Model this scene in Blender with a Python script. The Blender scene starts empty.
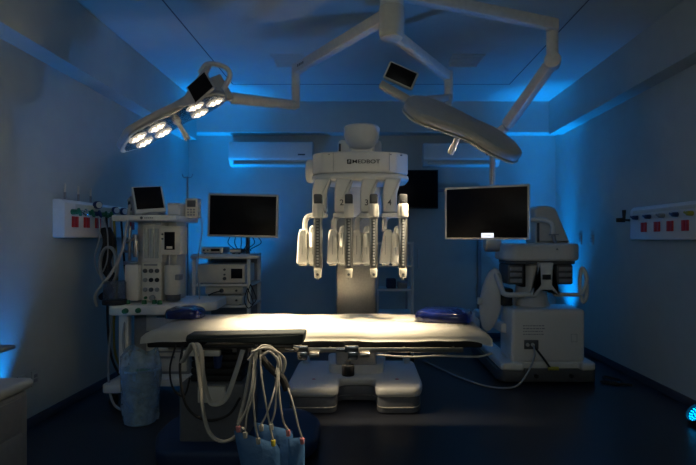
import bpy, bmesh, math, random
from mathutils import Vector, Matrix
random.seed(7)
R = math.radians
SC = bpy.context.scene
COL = SC.collection

# ---------------------------------------------------------------- camera
CZ = 1.4
cam_d = bpy.data.cameras.new('camera')
cam_d.sensor_width = 36; cam_d.lens = 520/696*36
cam_d.shift_x = -15/696; cam_d.shift_y = 7.5/696
cam_d.clip_start = .05
cam = bpy.data.objects.new('camera', cam_d); COL.objects.link(cam)
cam.location = (0, 0, CZ); cam.rotation_euler = (R(90), 0, 0)
SC.camera = cam

# ---------------------------------------------------------------- exposure / world
SC.view_settings.view_transform = 'Standard'; SC.view_settings.look = 'None'
SC.view_settings.gamma = 1; SC.view_settings.use_curve_mapping = False
SC.view_settings.exposure = 0.0
w = bpy.data.worlds.new('world'); SC.world = w; w.use_nodes = True
w.node_tree.nodes['Background'].inputs[0].default_value = (.02, .03, .05, 1)
w.node_tree.nodes['Background'].inputs[1].default_value = 1

BLUE = (0.0, .27, 1.0)
def spot(name, loc, target, power, col, size, blend=.5, rad=.05):
    d = bpy.data.lights.new(name, 'SPOT'); d.energy = power; d.color = col
    d.spot_size = R(size); d.spot_blend = blend; d.shadow_soft_size = rad
    o = bpy.data.objects.new(name, d); COL.objects.link(o); o.location = loc
    o.rotation_euler = (Vector(target)-Vector(loc)).to_track_quat('-Z', 'Y').to_euler()
    return o
# blue stage uplights standing on the floor (their cans are built further down)
UP = {  # name: (lamp position, target, power, cone)
    'back_left':  ((-1.95, 6.75, .16), (-1.92, 6.95, 3.2), 190, 92),
    'back_right': ((2.47, 6.85, .16), (2.44, 6.98, 3.2), 165, 84),
    'left_wall':  ((-2.37, 3.48, .16), (-2.44, 3.52, 3.2), 62, 70),
    'right_wall': ((2.52, 3.96, .10), (-.7, 3.7, 2.9), 130, 62),
}
for k, (l, t, p, s) in UP.items():
    spot('uplight_'+k, l, t, p, BLUE, s, 1, .04)
    if k.startswith('back'): spot('uplight_core_'+k, l, t, p*3, BLUE, 32, 1, .04)
# fill light added behind the camera to brighten robot, lamp arms and ceiling
al = bpy.data.lights.new('fill_light', 'AREA'); al.energy = 23; al.color = (.95, 1.0, .93); al.shape = 'RECTANGLE'; al.size = 2.2; al.size_y = .7
ao = bpy.data.objects.new('fill_light', al); COL.objects.link(ao); ao.location = (-.2, -1.53, 2.2); ao.rotation_euler = (R(124), 0, 0)
# surgical lights
WARM = (1.0, .80, .52)
spot('surgical_beam_left', (-1.22, 3.72, 2.20), (-.34, 3.42, .86), 760, WARM, 50, 1, .16)
spot('surgical_beam_right', (.60, 3.36, 2.06), (-.0, 3.34, .86), 380, WARM, 56, 1, .14)

# ---------------------------------------------------------------- materials
MATS = {}
def mat(name, col, rough=.5, metal=0, emit=None, es=0, noise=.06, nscale=30, bump=0, alpha=1, trans=0, coat=0, spec=.5):
    if name in MATS: return MATS[name]
    m = bpy.data.materials.new(name); m.use_nodes = True; nt = m.node_tree
    b = nt.nodes['Principled BSDF']
    b.inputs['Roughness'].default_value = rough; b.inputs['Metallic'].default_value = metal
    b.inputs['Transmission Weight'].default_value = trans; b.inputs['Alpha'].default_value = alpha
    b.inputs['Coat Weight'].default_value = coat; b.inputs['Specular IOR Level'].default_value = spec
    tc = nt.nodes.new('ShaderNodeTexCoord'); n = nt.nodes.new('ShaderNodeTexNoise')
    n.inputs['Scale'].default_value = nscale; n.inputs['Detail'].default_value = 3
    nt.links.new(tc.outputs['Object'], n.inputs['Vector'])
    r = nt.nodes.new('ShaderNodeValToRGB')
    r.color_ramp.elements[0].position = .3; r.color_ramp.elements[1].position = .7
    r.color_ramp.elements[0].color = tuple(c*(1-noise) for c in col)+(1,)
    r.color_ramp.elements[1].color = tuple(min(1, c*(1+noise)) for c in col)+(1,)
    nt.links.new(n.outputs['Fac'], r.inputs['Fac']); nt.links.new(r.outputs['Color'], b.inputs['Base Color'])
    if emit:
        b.inputs['Emission Color'].default_value = emit+(1,); b.inputs['Emission Strength'].default_value = es
    if bump:
        bp = nt.nodes.new('ShaderNodeBump'); bp.inputs['Strength'].default_value = bump; bp.inputs['Distance'].default_value = .01
        nt.links.new(n.outputs['Fac'], bp.inputs['Height']); nt.links.new(bp.outputs['Normal'], b.inputs['Normal'])
    MATS[name] = m; return m
WALL = mat('wall_paint', (.45, .50, .46), .55, noise=.03, nscale=8, bump=.05)
CEIL = mat('ceiling_paint', (.54, .58, .54), .45, noise=.02, nscale=6)
FLOOR = mat('vinyl_floor', (.022, .025, .034), .32, noise=.45, nscale=90, bump=.03, spec=.35)
BASEB = mat('baseboard_vinyl', (.05, .055, .075), .5)
SEAM = mat('ceiling_seam', (.10, .10, .11), .7)
WHITE = mat('white_enamel', (.74, .73, .68), .35, noise=.02)
CREAM = mat('cream_plastic', (.62, .60, .52), .4, noise=.03)
SKIRT = mat('slate_plastic', (.14, .15, .17), .4)
GREY = mat('grey_plastic', (.28, .29, .30), .45)
DGREY = mat('dark_grey_plastic', (.08, .085, .09), .45)
BLACK = mat('black_plastic', (.012, .012, .014), .4)
RUBBER = mat('black_rubber', (.015, .015, .017), .7)
SCREEN = mat('dark_screen', (.004, .004, .006), .35, noise=.2, spec=.12)
STEEL = mat('brushed_steel', (.50, .48, .44), .32, 1, noise=.08, nscale=60)
CHROME = mat('chrome', (.7, .7, .7), .15, 1)
RED = mat('red_socket', (.55, .02, .02), .4)
GREEN = mat('green_valve', (.02, .16, .07), .4)
YELLOW = mat('yellow_valve', (.45, .40, .04), .4)
BVALVE = mat('navy_valve', (.01, .03, .12), .4)
SHEET = mat('white_sheet', (.80, .78, .72), .85, noise=.03, nscale=12, bump=.15)
PAD = mat('charcoal_vinyl', (.035, .045, .05), .65, bump=.1, spec=.25)
NAVY = mat('navy_gel_vinyl', (.005, .012, .10), .18, noise=.3, nscale=14, bump=.5, coat=.4)
BLUECLOTH = mat('blue_cover', (.012, .035, .10), .6, bump=.2)
SLEEVE = mat('sleeve_fabric', (.05, .15, .34), .6, bump=.3)
HOSE = mat('white_hose', (.42, .41, .37), .55)
YHOSE = mat('yellow_hose', (.40, .32, .05), .5)
GHOSE = mat('grey_hose', (.30, .32, .33), .5)
PINK = mat('pink_tip', (.60, .22, .24), .5)
YTIP = mat('yellow_tip', (.65, .55, .05), .5)
GLASS = mat('tinted_glass', (.10, .12, .16), .08, alpha=.55, spec=.8)
PALEGLASS = mat('pale_glass', (.42, .46, .43), .15)
BAG = mat('clear_bag', (.45, .60, .70), .25, alpha=.42, noise=.3, nscale=18, bump=.8)
BIN = mat('pale_blue_bin', (.25, .42, .60), .5)
PALEGREEN = mat('green_contents', (.08, .35, .22), .6)
LED = mat('lit_blue_led', (.1, .4, .8), .3, emit=(.0, .42, 1.0), es=3.5)
WLED = mat('lit_white_led', (.9, .85, .7), .3, emit=(1.0, .84, .58), es=2.2)
LENSLIT = mat('lit_lamp_lens', (.5, .5, .48), .15, .6, emit=(1.0, .86, .66), es=.38, noise=.3, bump=.4)
LENS = mat('lamp_reflector', (.55, .55, .52), .12, 1, noise=.35, nscale=40, bump=.8)
SCRLIT = mat('lit_screen_notice', (.8, .8, .8), .4, emit=(.85, .9, 1.0), es=1.2)
LAMPBODY = mat('lamp_housing', (.42, .41, .38), .4)
ARM = mat('lamp_arm_enamel', (.62, .61, .57), .35)

# ---------------------------------------------------------------- helpers
def W(px, py, Y):
    return Vector(((px-363)*Y/520, Y, CZ-(py-240)*Y/520))
def basis(z, x=None):
    z = Vector(z).normalized()
    if x is None: x = Vector((0, 0, 1)) if abs(z.z) < .9 else Vector((1, 0, 0))
    x = Vector(x); x = (x-z*x.dot(z)).normalized(); y = z.cross(x)
    return Matrix((x, y, z)).transposed()
class MB:
    def __init__(s): s.bm = bmesh.new()
    def add(s, b2, M=None):
        if M is not None: bmesh.ops.transform(b2, matrix=M, verts=b2.verts)
        me = bpy.data.meshes.new('tmp'); b2.to_mesh(me); b2.free()
        s.bm.from_mesh(me); bpy.data.meshes.remove(me); return s
    def box(s, x0, x1, y0, y1, z0, z1, bev=.004, seg=2, M=None):
        b = bmesh.new(); bmesh.ops.create_cube(b, size=1)
        bmesh.ops.transform(b, matrix=Matrix.Translation(((x0+x1)/2, (y0+y1)/2, (z0+z1)/2)) @ Matrix.Diagonal((abs(x1-x0), abs(y1-y0), abs(z1-z0), 1)), verts=b.verts)
        bev = min(bev, .45*min(abs(x1-x0), abs(y1-y0), abs(z1-z0)))
        if bev > 0: bmesh.ops.bevel(b, geom=b.edges[:], offset=bev, segments=seg, profile=.5, affect='EDGES')
        return s.add(b, M)
    def rod(s, p0, p1, r0, r1=None, seg=20, bev=0):
        p0, p1 = Vector(p0), Vector(p1); L = (p1-p0).length; r1 = r0 if r1 is None else r1
        b = bmesh.new(); bmesh.ops.create_cone(b, cap_ends=True, segments=seg, radius1=r0, radius2=r1, depth=L)
        if bev:
            es = [e for e in b.edges if len(e.link_faces) == 2 and any(len(f.verts) > 4 for f in e.link_faces)]
            bmesh.ops.bevel(b, geom=es, offset=bev, segments=2, profile=.5, affect='EDGES')
        M = Matrix.Translation((p0+p1)/2) @ basis(p1-p0).to_4x4()
        return s.add(b, M)
    def ball(s, c, r, sc=(1, 1, 1), seg=16, M=None):
        b = bmesh.new(); bmesh.ops.create_uvsphere(b, u_segments=seg, v_segments=seg//2+2, radius=r)
        T = Matrix.Translation(c) @ (M.to_4x4() if M is not None else Matrix()) @ Matrix.Diagonal((*sc, 1))
        return s.add(b, T)
    def bar(s, p0, p1, w, h, bev=.006, up=(0, 0, 1)):      # rectangular beam from p0 to p1, w sideways, h up
        p0, p1 = Vector(p0), Vector(p1); z = (p1-p0)
        B = basis(z, up); L = z.length
        b = bmesh.new(); bmesh.ops.create_cube(b, size=1)
        bmesh.ops.transform(b, matrix=Matrix.Diagonal((h, w, L, 1)), verts=b.verts)
        if bev: bmesh.ops.bevel(b, geom=b.edges[:], offset=min(bev, .4*min(w, h)), segments=2, profile=.5, affect='EDGES')
        return s.add(b, Matrix.Translation((p0+p1)/2) @ B.to_4x4())
    def tube(s, pts, r, seg=8, sub=5, flat=1.0, radii=None):
        P = [Vector(p) for p in pts]
        if sub and len(P) > 2:
            Q = []; E = [2*P[0]-P[1]]+P+[2*P[-1]-P[-2]]
            for i in range(1, len(E)-2):
                for k in range(sub):
                    t = k/sub; a, b_, c, d = E[i-1], E[i], E[i+1], E[i+2]
                    Q.append(.5*((2*b_)+(c-a)*t+(2*a-5*b_+4*c-d)*t*t+(3*b_-a-3*c+d)*t*t*t))
            Q.append(P[-1]); P = Q
        b = bmesh.new(); rings = []; prev = None
        for i, p in enumerate(P):
            t = (P[min(i+1, len(P)-1)]-P[max(i-1, 0)]).normalized()
            if prev is None: x = basis(t).col[0]
            else: x = (prev-t*prev.dot(t)).normalized()
            prev = x; y = t.cross(x)
            rings.append([b.verts.new(p+(x*math.cos(a)*flat+y*math.sin(a))*r) for a in [2*math.pi*k/seg for k in range(seg)]])
        for i in range(len(rings)-1):
            for k in range(seg):
                b.faces.new((rings[i][k], rings[i][(k+1) % seg], rings[i+1][(k+1) % seg], rings[i+1][k]))
        b.faces.new(rings[0][::-1]); b.faces.new(rings[-1])
        return s.add(b)
    def prism(s, poly, h0, h1, bev=0, M=None, seg=2):      # poly in local xy, extruded h0..h1 along z
        b = bmesh.new(); lo = [b.verts.new((x, y, h0)) for x, y in poly]; hi = [b.verts.new((x, y, h1)) for x, y in poly]
        n = len(poly)
        b.faces.new(lo[::-1]); b.faces.new(hi)
        for i in range(n): b.faces.new((lo[i], lo[(i+1) % n], hi[(i+1) % n], hi[i]))
        bmesh.ops.recalc_face_normals(b, faces=b.faces[:])
        if bev:
            es = [e for e in b.edges if abs(e.verts[0].co.z-e.verts[1].co.z) < 1e-6]
            bmesh.ops.bevel(b, geom=es, offset=bev, segments=seg, profile=.5, affect='EDGES')
        return s.add(b, M)
    def lathe(s, prof, c, seg=28, M=None):                 # prof [(r, z)], around local z
        b = bmesh.new(); rings = []
        for r, z in prof:
            rings.append([b.verts.new((max(r, 1e-4)*math.cos(2*math.pi*k/seg), max(r, 1e-4)*math.sin(2*math.pi*k/seg), z)) for k in range(seg)])
        for i in range(len(rings)-1):
            for k in range(seg): b.faces.new((rings[i][k], rings[i][(k+1) % seg], rings[i+1][(k+1) % seg], rings[i+1][k]))
        b.faces.new(rings[0][::-1]); b.faces.new(rings[-1])
        bmesh.ops.recalc_face_normals(b, faces=b.faces[:])
        return s.add(b, Matrix.Translation(c) @ (M.to_4x4() if M is not None else Matrix()))
    def build(s, name, m, parent=None, sharp=32):
        bm = s.bm
        off = Vector((0, 0, 0)); q = parent
        while q is not None: off += q.location; q = q.parent
        if parent is None:      # own origin at the base of the mesh
            xs = [v.co for v in bm.verts]
            off = Vector(((min(v.x for v in xs)+max(v.x for v in xs))/2, (min(v.y for v in xs)+max(v.y for v in xs))/2, min(v.z for v in xs)))
        for v in bm.verts: v.co -= off
        for f in bm.faces: f.smooth = True
        bm.normal_update()
        for e in bm.edges:
            if len(e.link_faces) == 2 and e.calc_face_angle(0) > R(sharp): e.smooth = False
        me = bpy.data.meshes.new(name); bm.to_mesh(me); bm.free(); me.materials.append(m)
        o = bpy.data.objects.new(name, me); COL.objects.link(o)
        if parent is not None: o.parent = parent
        else: o.location = off
        return o
def tag(o, label=None, cat=None, group=None, kind=None):
    if label: o['label'] = label
    if cat: o['category'] = cat
    if group: o['group'] = group
    if kind: o['kind'] = kind
    return o
def thing(name, label, cat, loc, group=None):
    o = bpy.data.objects.new(name, None); o.empty_display_size = .1; COL.objects.link(o); o.location = loc
    return tag(o, label, cat, group)
def copy_tree(o, parent=None):
    c = o.copy(); COL.objects.link(c)
    if parent is not None: c.parent = parent
    for ch in list(o.children): copy_tree(ch, c)
    return c
def turn(o, rx=0, ry=0, rz=0): o.rotation_euler = (R(rx), R(ry), R(rz))
def struct(name, mb, m, parent=None):
    o = mb.build(name, m, parent)
    if parent is None: o['kind'] = 'structure'
    return o
def text(name, s, size, loc, m, parent, rx=90, rz=0, depth=.001, sx=1):
    cu = bpy.data.curves.new('t', 'FONT'); cu.body = s; cu.size = size; cu.extrude = depth; cu.offset = size*.007
    cu.align_x = 'CENTER'; cu.align_y = 'CENTER'
    t = bpy.data.objects.new('t', cu); COL.objects.link(t)
    bpy.context.view_layer.update()
    me = bpy.data.meshes.new_from_object(t.evaluated_get(bpy.context.evaluated_depsgraph_get()))
    bpy.data.objects.remove(t); bpy.data.curves.remove(cu)
    b = MB(); b.bm.from_mesh(me); bpy.data.meshes.remove(me)
    M = Matrix.Translation(loc) @ Matrix.Rotation(R(rz), 4, 'Z') @ Matrix.Rotation(R(rx), 4, 'X') @ Matrix.Diagonal((sx, 1, 1, 1))
    bmesh.ops.transform(b.bm, matrix=M, verts=b.bm.verts)
    return b.build(name, m, parent)
def rrect(x0, x1, y0, y1, r, n=5):
    pts = []
    for cx, cy, a0 in ((x1-r, y1-r, 0), (x0+r, y1-r, 90), (x0+r, y0+r, 180), (x1-r, y0+r, 270)):
        for k in range(n+1):
            a = R(a0+90*k/n); pts.append((cx+r*math.cos(a), cy+r*math.sin(a)))
    return pts
def rounded(poly, r, n=4):          # round the corners of a polygon
    out = []; N = len(poly)
    for i in range(N):
        p, a, b = Vector(poly[i]), Vector(poly[i-1]), Vector(poly[(i+1) % N])
        ra = min(r, .45*(a-p).length, .45*(b-p).length)
        s, e = p+(a-p).normalized()*ra, p+(b-p).normalized()*ra
        for k in range(n+1):
            t = k/n; q = s*(1-t)**2+p*2*t*(1-t)+e*t*t; out.append((q.x, q.y))
    return out
XZ = Matrix(((1, 0, 0, 0), (0, 0, 1, 0), (0, 1, 0, 0), (0, 0, 0, 1)))      # local (x,y,z) -> world (x,z,y): prism drawn in x,z, thick along y
YZ = Matrix(((0, 0, 1, 0), (1, 0, 0, 0), (0, 1, 0, 0), (0, 0, 0, 1)))      # prism drawn in y,z, thick along x

# ---------------------------------------------------------------- room
XL, XR, YB, YF, ZC = -2.48, 2.74, 7.40, -1.6, 3.31
struct('floor', MB().box(XL-.1, XR+.1, YF-.1, YB+.1, -.1, 0, 0), FLOOR)
struct('ceiling', MB().box(XL-.1, XR+.1, YF-.1, YB+.1, ZC, ZC+.1, 0), CEIL)
struct('wall_left', MB().box(XL-.1, XL, YF, YB, 0, ZC, 0), WALL)
struct('wall_right', MB().box(XR, XR+.1, YF, YB, 0, ZC, 0), WALL)
struct('wall_back', MB().box(XL-.1, XR+.1, YB, YB+.1, 0, ZC, 0), WALL)
struct('wall_front', MB().box(XL-.1, XR+.1, YF-.1, YF, 0, ZC, 0), WALL)
win = tag(bpy.data.objects.new('added_window_1', None), kind='structure'); COL.objects.link(win); win.location = (-.2, YF, 1.8)  # unseen window, made up to go with the added fill light
wf = MB()
for b4 in ((-1.38, -1.32, 1.80, 2.60), (.92, .98, 1.80, 2.60), (-1.38, .98, 1.78, 1.84), (-1.38, .98, 2.56, 2.62)): wf.box(b4[0], b4[1], YF, YF+.04, b4[2], b4[3], .004)
wf.build('added_window_frame', GREY, win)
MB().box(-1.33, .93, YF+.005, YF+.015, 1.83, 2.57, 0).build('added_pane', SCREEN, win)
struct('trim_1', MB().box(XL, XL+.19, YF, YB-.24, 2.78, ZC, 0), WALL)      # dropped beams round the ceiling
struct('trim_2', MB().box(XR-.18, XR, YF, YB-.24, 2.85, ZC, 0), WALL)
struct('trim_3', MB().box(XL, XR, YB-.24, YB, 2.885, ZC, 0), WALL)
struct('baseboard_left', MB().box(XL, XL+.012, YF, YB, 0, .08, .003), BASEB)
struct('baseboard_right', MB().box(XR-.012, XR, YF, YB, 0, .08, .003), BASEB)
struct('baseboard_back', MB().box(XL+.013, XR-.013, YB-.012, YB, 0, .08, .003), BASEB)
sm = MB()
for a in ((-1.60, -1.59, YF+.02, 6.38), (1.79, 1.80, YF+.02, 6.38), (-1.59, 1.79, 6.37, 6.38), (-1.59, 1.79, 2.6, 2.607)):
    sm.box(a[0], a[1], a[2], a[3], ZC-.003, ZC, 0)
struct('trim_4', sm, SEAM)
# door in the back wall
d = tag(bpy.data.objects.new('door_1', None), kind='structure'); COL.objects.link(d); d.location = (1.15, YB, 0)
MB().box(.66, 1.62, YB-.012, YB, 0, 2.08, .002).build('door_panel', WALL, d)
fr = MB(); fr.box(.60, .655, YB-.025, YB, 0, 2.13, .003); fr.box(1.625, 1.68, YB-.025, YB, 0, 2.13, .003); fr.box(.60, 1.68, YB-.025, YB, 2.085, 2.13, .003)
fr.build('door_frame', GREY, d)
hd = MB(); hd.rod((.78, YB-.05, 1.0), (.78, YB-.05, 1.27), .012); hd.rod((.78, YB-.05, 1.03), (.78, YB-.01, 1.03), .008); hd.rod((.78, YB-.05, 1.24), (.78, YB-.01, 1.24), .008)
hd.build('door_handle', STEEL, d)

def diffuser(x0, x1, y0, y1, label):
    t = thing('ceiling_vent', label, 'ceiling vent', ((x0+x1)/2, (y0+y1)/2, ZC-.02), 'square ceiling vents')
    f = MB(); e = .02
    f.box(x0, x1, y0, y0+e, ZC-.012, ZC, .002); f.box(x0, x1, y1-e, y1, ZC-.012, ZC, .002)
    f.box(x0, x0+e, y0+e, y1-e, ZC-.012, ZC, .002); f.box(x1-e, x1, y0+e, y1-e, ZC-.012, ZC, .002)
    f.build('frame', CEIL, t)
    g = MB(); n = 7
    for k in range(n):
        y = y0+e+(k+.5)*(y1-y0-2*e)/n; g.box(x0+e, x1-e, y-.006, y+.006, ZC-.008, ZC-.001, .001)
    g.build('grille', CEIL, t)
diffuser(-.96, -.62, 5.35, 5.72, 'pale flush ceiling vent left of the central light column')
diffuser(.92, 1.26, 5.35, 5.72, 'pale flush ceiling vent right of the central light column')

# ---------------------------------------------------------------- air conditioners on the back wall
def aircon(x0, x1, z0, z1, label):
    t = thing('air_conditioner', label, 'air conditioner', ((x0+x1)/2, YB, z0), 'wall air conditioners')
    yb, yf = YB, YB-.22
    prof = rounded([(yf+.01, z1), (yb, z1), (yb, z0), (yf+.09, z0), (yf, z0+.09)], .03)
    MB().prism(prof, x0, x1, .004, M=YZ).build('body', WHITE, t)
    f = MB(); B = Matrix.Translation(((x0+x1)/2, yf+.040, z0+.042)) @ Matrix.Rotation(R(45), 4, 'X')
    f.box(-(x1-x0)/2+.06, (x1-x0)/2-.06, -.045, .045, -.007, .007, .003, M=B)
    f.build('air_flap', CREAM, t)
    MB().box(x0+.02, x1-.02, yf+.002, yf+.012, z0+.11, z0+.114, .001).build('panel_seam', GREY, t)
    MB().box(x1-.20, x1-.10, yf+.0, yf+.01, z0+.14, z0+.16, .002).build('display', DGREY, t)
    return t
aircon(-1.86, -.70, 2.43, 2.76, 'white wall air conditioner left of the robot, its underside glowing blue')
aircon(.84, 1.90, 2.43, 2.74, 'white wall air conditioner behind the right surgical lamp')

# television at the back
t = thing('television', 'black wall television partly hidden behind the surgical robot head', 'television', (.74, 7.3, 1.84))
MB().box(.42, 1.05, 7.26, 7.30, 1.84, 2.38, .006).build('casing', BLACK, t)
MB().box(.435, 1.035, 7.256, 7.262, 1.86, 2.365, .001).build('screen', SCREEN, t)
MB().box(.6, .86, 7.30, 7.375, 2.0, 2.2, .004).build('wall_bracket', DGREY, t)

# sockets on walls
def wall_plate(x, y, z, side, label, group, n=1, dy=.12):
    s = 1 if side == 'L' else -1
    t = thing('wall_socket', label, 'socket', (x, y, z), group)
    MB().box(x, x+s*.012, y-.04, y+.04, z-.06, z+.06, .003).build('plate', WALL, t)
    c = MB(); c.box(x+s*.012, x+s*.015, y-.02, y+.02, z-.03, z-.005, .002); c.box(x+s*.012, x+s*.015, y-.02, y+.02, z+.005, z+.03, .002)
    c.build('outlet', GREY, t)
wall_plate(XL, 3.92, .36, 'L', 'pale wall socket by the left cart, farther of the pair', 'low left wall sockets')
wall_plate(XL, 3.76, .36, 'L', 'pale wall socket by the left cart, nearer of the pair', 'low left wall sockets')
wall_plate(XR, 6.22, 1.40, 'R', 'small plate on the right wall, nearer to the red-socket panel', 'right wall plates')
wall_plate(XR, 6.55, 1.40, 'R', 'small plate on the right wall, nearer to the blue-lit corner', 'right wall plates')

# ---------------------------------------------------------------- medical gas panels
t = thing('gas_outlet_panel', 'long white medical gas panel with red sockets on the left wall', 'gas panel', (XL, 4.7, 1.42))
MB().prism(rounded([(XL, 1.42), (XL+.10, 1.42), (XL+.10, 1.70), (XL+.07, 1.73), (XL, 1.73)], .012), 4.15, 5.75, .006,
   M=Matrix(((1, 0, 0, 0), (0, 0, 1, 0), (0, 1, 0, 0), (0, 0, 0, 1)))).build('housing', WHITE, t)
XP = XL+.10
MB().box(XP, XP+.004, 4.3, 5.7, 1.655, 1.70, .001).build('label_strip', CREAM, t)
for k, y in enumerate((4.29, 4.47, 4.66, 5.35)):
    m = MB()
    for dd in (-.025, .025): m.box(XP, XP+.012, y+dd-.02, y+dd+.02, 1.505, 1.595, .004)
    s = m.build('socket', RED, t); s['label'] = 'pair of red power sockets'
for k, (y, m_) in enumerate(((4.25, GREEN), (4.36, CHROME), (4.46, GREEN), (4.58, BVALVE), (4.70, GREEN), (4.80, GREEN))):
    v = MB(); z = 1.63
    v.rod((XP, y, z), (XP+.05, y, z), .024, .02, 16, .004); v.rod((XP+.05, y, z), (XP+.075, y, z), .014, .012, 12)
    v.bar((XP+.06, y-.012, z+.03), (XP+.065, y+.018, z-.032), .022, .018, up=(0, 1, 0))
    v.build('valve', m_, t)
def gauge(x, y, z, parent, r=.035):
    g = MB().rod((x, y, z), (x+.035, y-.02, z), r, r, 20, .004).build('pressure_gauge', BVALVE, parent)
    n = Vector((.035, -.02, 0)); c = Vector((x, y, z))+n*1.02
    MB().rod(c, c+n*.05, r*.8, r*.8, 20).build('dial', WHITE, g)
for y, z in ((4.62, 1.71), (4.95, 1.68), (5.12, 1.68)): gauge(XP+.01, y, z, t)
MB().rod((XP+.03, 4.9, 1.62), (XP+.03, 5.35, 1.62), .016, .016, 12, .003).build('yellow_manifold', YELLOW, t)
for i, (y, nm) in enumerate(((4.24, 'leftmost'), (4.44, 'middle'), (4.64, 'rightmost'))):
    f = thing('flowmeter_tube', 'slim clear flowmeter tube on top of the left gas panel, %s of three' % nm, 'flowmeter', (XL+.05, y, 1.735), 'flowmeter tubes')
    MB().rod((XL+.05, y, 1.733), (XL+.05, y, 1.79), .010, .010, 12).build('base', GREY, f)
    MB().rod((XL+.05, y, 1.79), (XL+.05, y, 1.86), .009, .008, 12, .003).build('tube', CREAM, f)

t = thing('gas_outlet_panel', 'long white medical gas panel with red sockets on the right wall', 'gas panel', (XR, 4.4, 1.40))
MB().prism(rounded([(XR, 1.40), (XR-.09, 1.40), (XR-.09, 1.69), (XR-.06, 1.72), (XR, 1.72)], .012), 3.6, 5.16, .006, M=XZ).build('housing', WHITE, t)
XQ = XR-.09
MB().box(XQ-.004, XQ, 3.65, 5.1, 1.655, 1.685, .001).build('label_strip', CREAM, t)
for y in (4.90, 4.68, 4.48, 4.27, 3.95):
    m = MB()
    for dd in (-.026, .026): m.box(XQ-.012, XQ, y+dd-.02, y+dd+.02, 1.475, 1.565, .004)
    m.build('socket', RED, t)['label'] = 'pair of red power sockets'
for y, m_ in ((5.02, BVALVE), (4.80, BVALVE), (4.58, GREY), (4.38, BVALVE), (4.18, YELLOW), (4.0, GREY)):
    v = MB(); z = 1.615
    v.rod((XQ, y, z), (XQ-.05, y, z), .022, .018, 16, .004); v.bar((XQ-.05, y-.03, z-.012), (XQ-.05, y+.035, z+.012), .014, .018)
    v.build('valve', m_, t)
v = MB(); v.rod((XQ+.03, 5.16, 1.60), (XQ+.03, 5.24, 1.60), .014); v.rod((XQ-.02, 5.22, 1.60), (XQ-.10, 5.24, 1.60), .024, .02, 16, .004)
v.rod((XQ-.03, 5.22, 1.61), (XQ-.03, 5.22, 1.70), .014, .02, 12); v.bar((XQ+.03, 5.22, 1.60), (XQ-.05, 5.22, 1.60), .02, .02)
v.build('pressure_regulator', BLACK, t)

# hoses dropping from the left gas panel
def hose(name, pts, r, m, label, cat='hose', group=None, flat=1.0, seg=8):
    return tag(MB().tube(pts, r, seg, 6, flat).build(name, m), label, cat, group)
X1 = XP+.10
hose('gas_hose', [(X1, 4.62, 1.60), (X1+.02, 4.62, 1.1), (X1, 4.64, .7), (X1+.02, 4.7, .3), (X1+.15, 4.8, .06), (X1+.25, 5.05, .2)], .011, RUBBER, 'black hose hanging down the left wall from the gas panel')
hose('gas_hose', [(X1, 4.76, 1.60), (X1+.03, 4.76, 1.0), (X1-.02, 4.8, .6), (X1, 4.85, .25), (X1+.2, 4.95, .05), (X1+.3, 5.2, .2)], .011, YHOSE, 'yellow hose hanging below the left gas panel')
hose('gas_hose', [(X1, 4.70, 1.60), (X1+.03, 4.68, 1.1), (X1+.05, 4.62, .75), (X1+.1, 4.45, .3), (X1+.25, 4.24, .06), (X1+.45, 4.19, .02), (X1+.6, 4.2, .02)], .010, GHOSE, 'pale grey hose running from gas panel to floor near the bagged bin')
hose('gas_hose', [(X1, 4.90, 1.60), (X1+.04, 4.9, 1.1), (X1+.06, 4.96, .8), (X1+.05, 4.93, .4), (X1+.12, 5.0, .2)], .010, RUBBER, 'dark hose hanging just left of the anesthesia machine')
hose('gas_hose', [(X1+.01, 4.47, 1.60), (X1+.02, 4.46, 1.42), (X1-.02, 4.46, 1.25), (X1, 4.5, 1.1), (X1+.04, 4.55, 1.22), (X1+.04, 4.56, 1.45), (X1+.01, 4.55, 1.6)], .006, GHOSE, 'thin grey hose looping under the left gas panel')
# coiled hose hung beside the machine
cpts = []
for k in range(46):
    a = k/15*2*math.pi; cpts.append((-2.19+.075*math.cos(a), 4.46+.012*(k/15), 1.18+.16*math.sin(a)))
hose('coiled_hose', cpts, .010, GHOSE, 'grey hose coiled in loops between gas panel and anesthesia machine', 'hose')
hose('bundled_hose', [(-2.30, 4.60, 1.50), (-2.26, 4.58, 1.38), (-2.30, 4.58, 1.2), (-2.20, 4.56, 1.02), (-2.29, 4.56, .9), (-2.21, 4.6, 1.02), (-2.27, 4.62, 1.2), (-2.22, 4.62, 1.38), (-2.28, 4.64, 1.5)], .03, RUBBER, 'thick black hose bunched behind the grey coiled hose')

# ---------------------------------------------------------------- anesthesia machine
AM = thing('anesthesia_machine', 'cream anesthesia machine with gauges, screens and curved worktop by the left wall', 'anesthesia machine', (-1.8, 4.75, 0))
top = rounded([(-2.12, 4.30), (-1.98, 4.27), (-1.86, 4.33), (-1.70, 4.30), (-1.30, 4.62), (-1.33, 5.1), (-2.12, 5.1)], .06, 5)
MB().prism(top, .775, .855, .012).build('worktop', WHITE, AM)
for x, y in ((-1.955, 4.27), (-1.865, 4.315)):
    k = MB().rod((x, y+.02, .815), (x, y-.02, .815), .024, .02, 18, .004).build('knob', GREEN, AM); k['label'] = 'teal knob on the worktop edge'
MB().box(-2.05, -1.55, 4.65, 5.15, .20, .775, .01).build('drawer_cabinet', GREY, AM)
for k in range(3):
    dr = MB().box(-1.93, -1.57, 4.625, 4.65, .23+.18*k, .395+.18*k, .006).build('drawer', CREAM, AM)
    MB().box(-1.83, -1.67, 4.605, 4.625, .35+.18*k, .368+.18*k, .004).build('handle', GREY, dr)
MB().box(-2.08, -2.0, 4.42, 4.50, .26, .775, .01).build('column', WHITE, AM)
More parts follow.
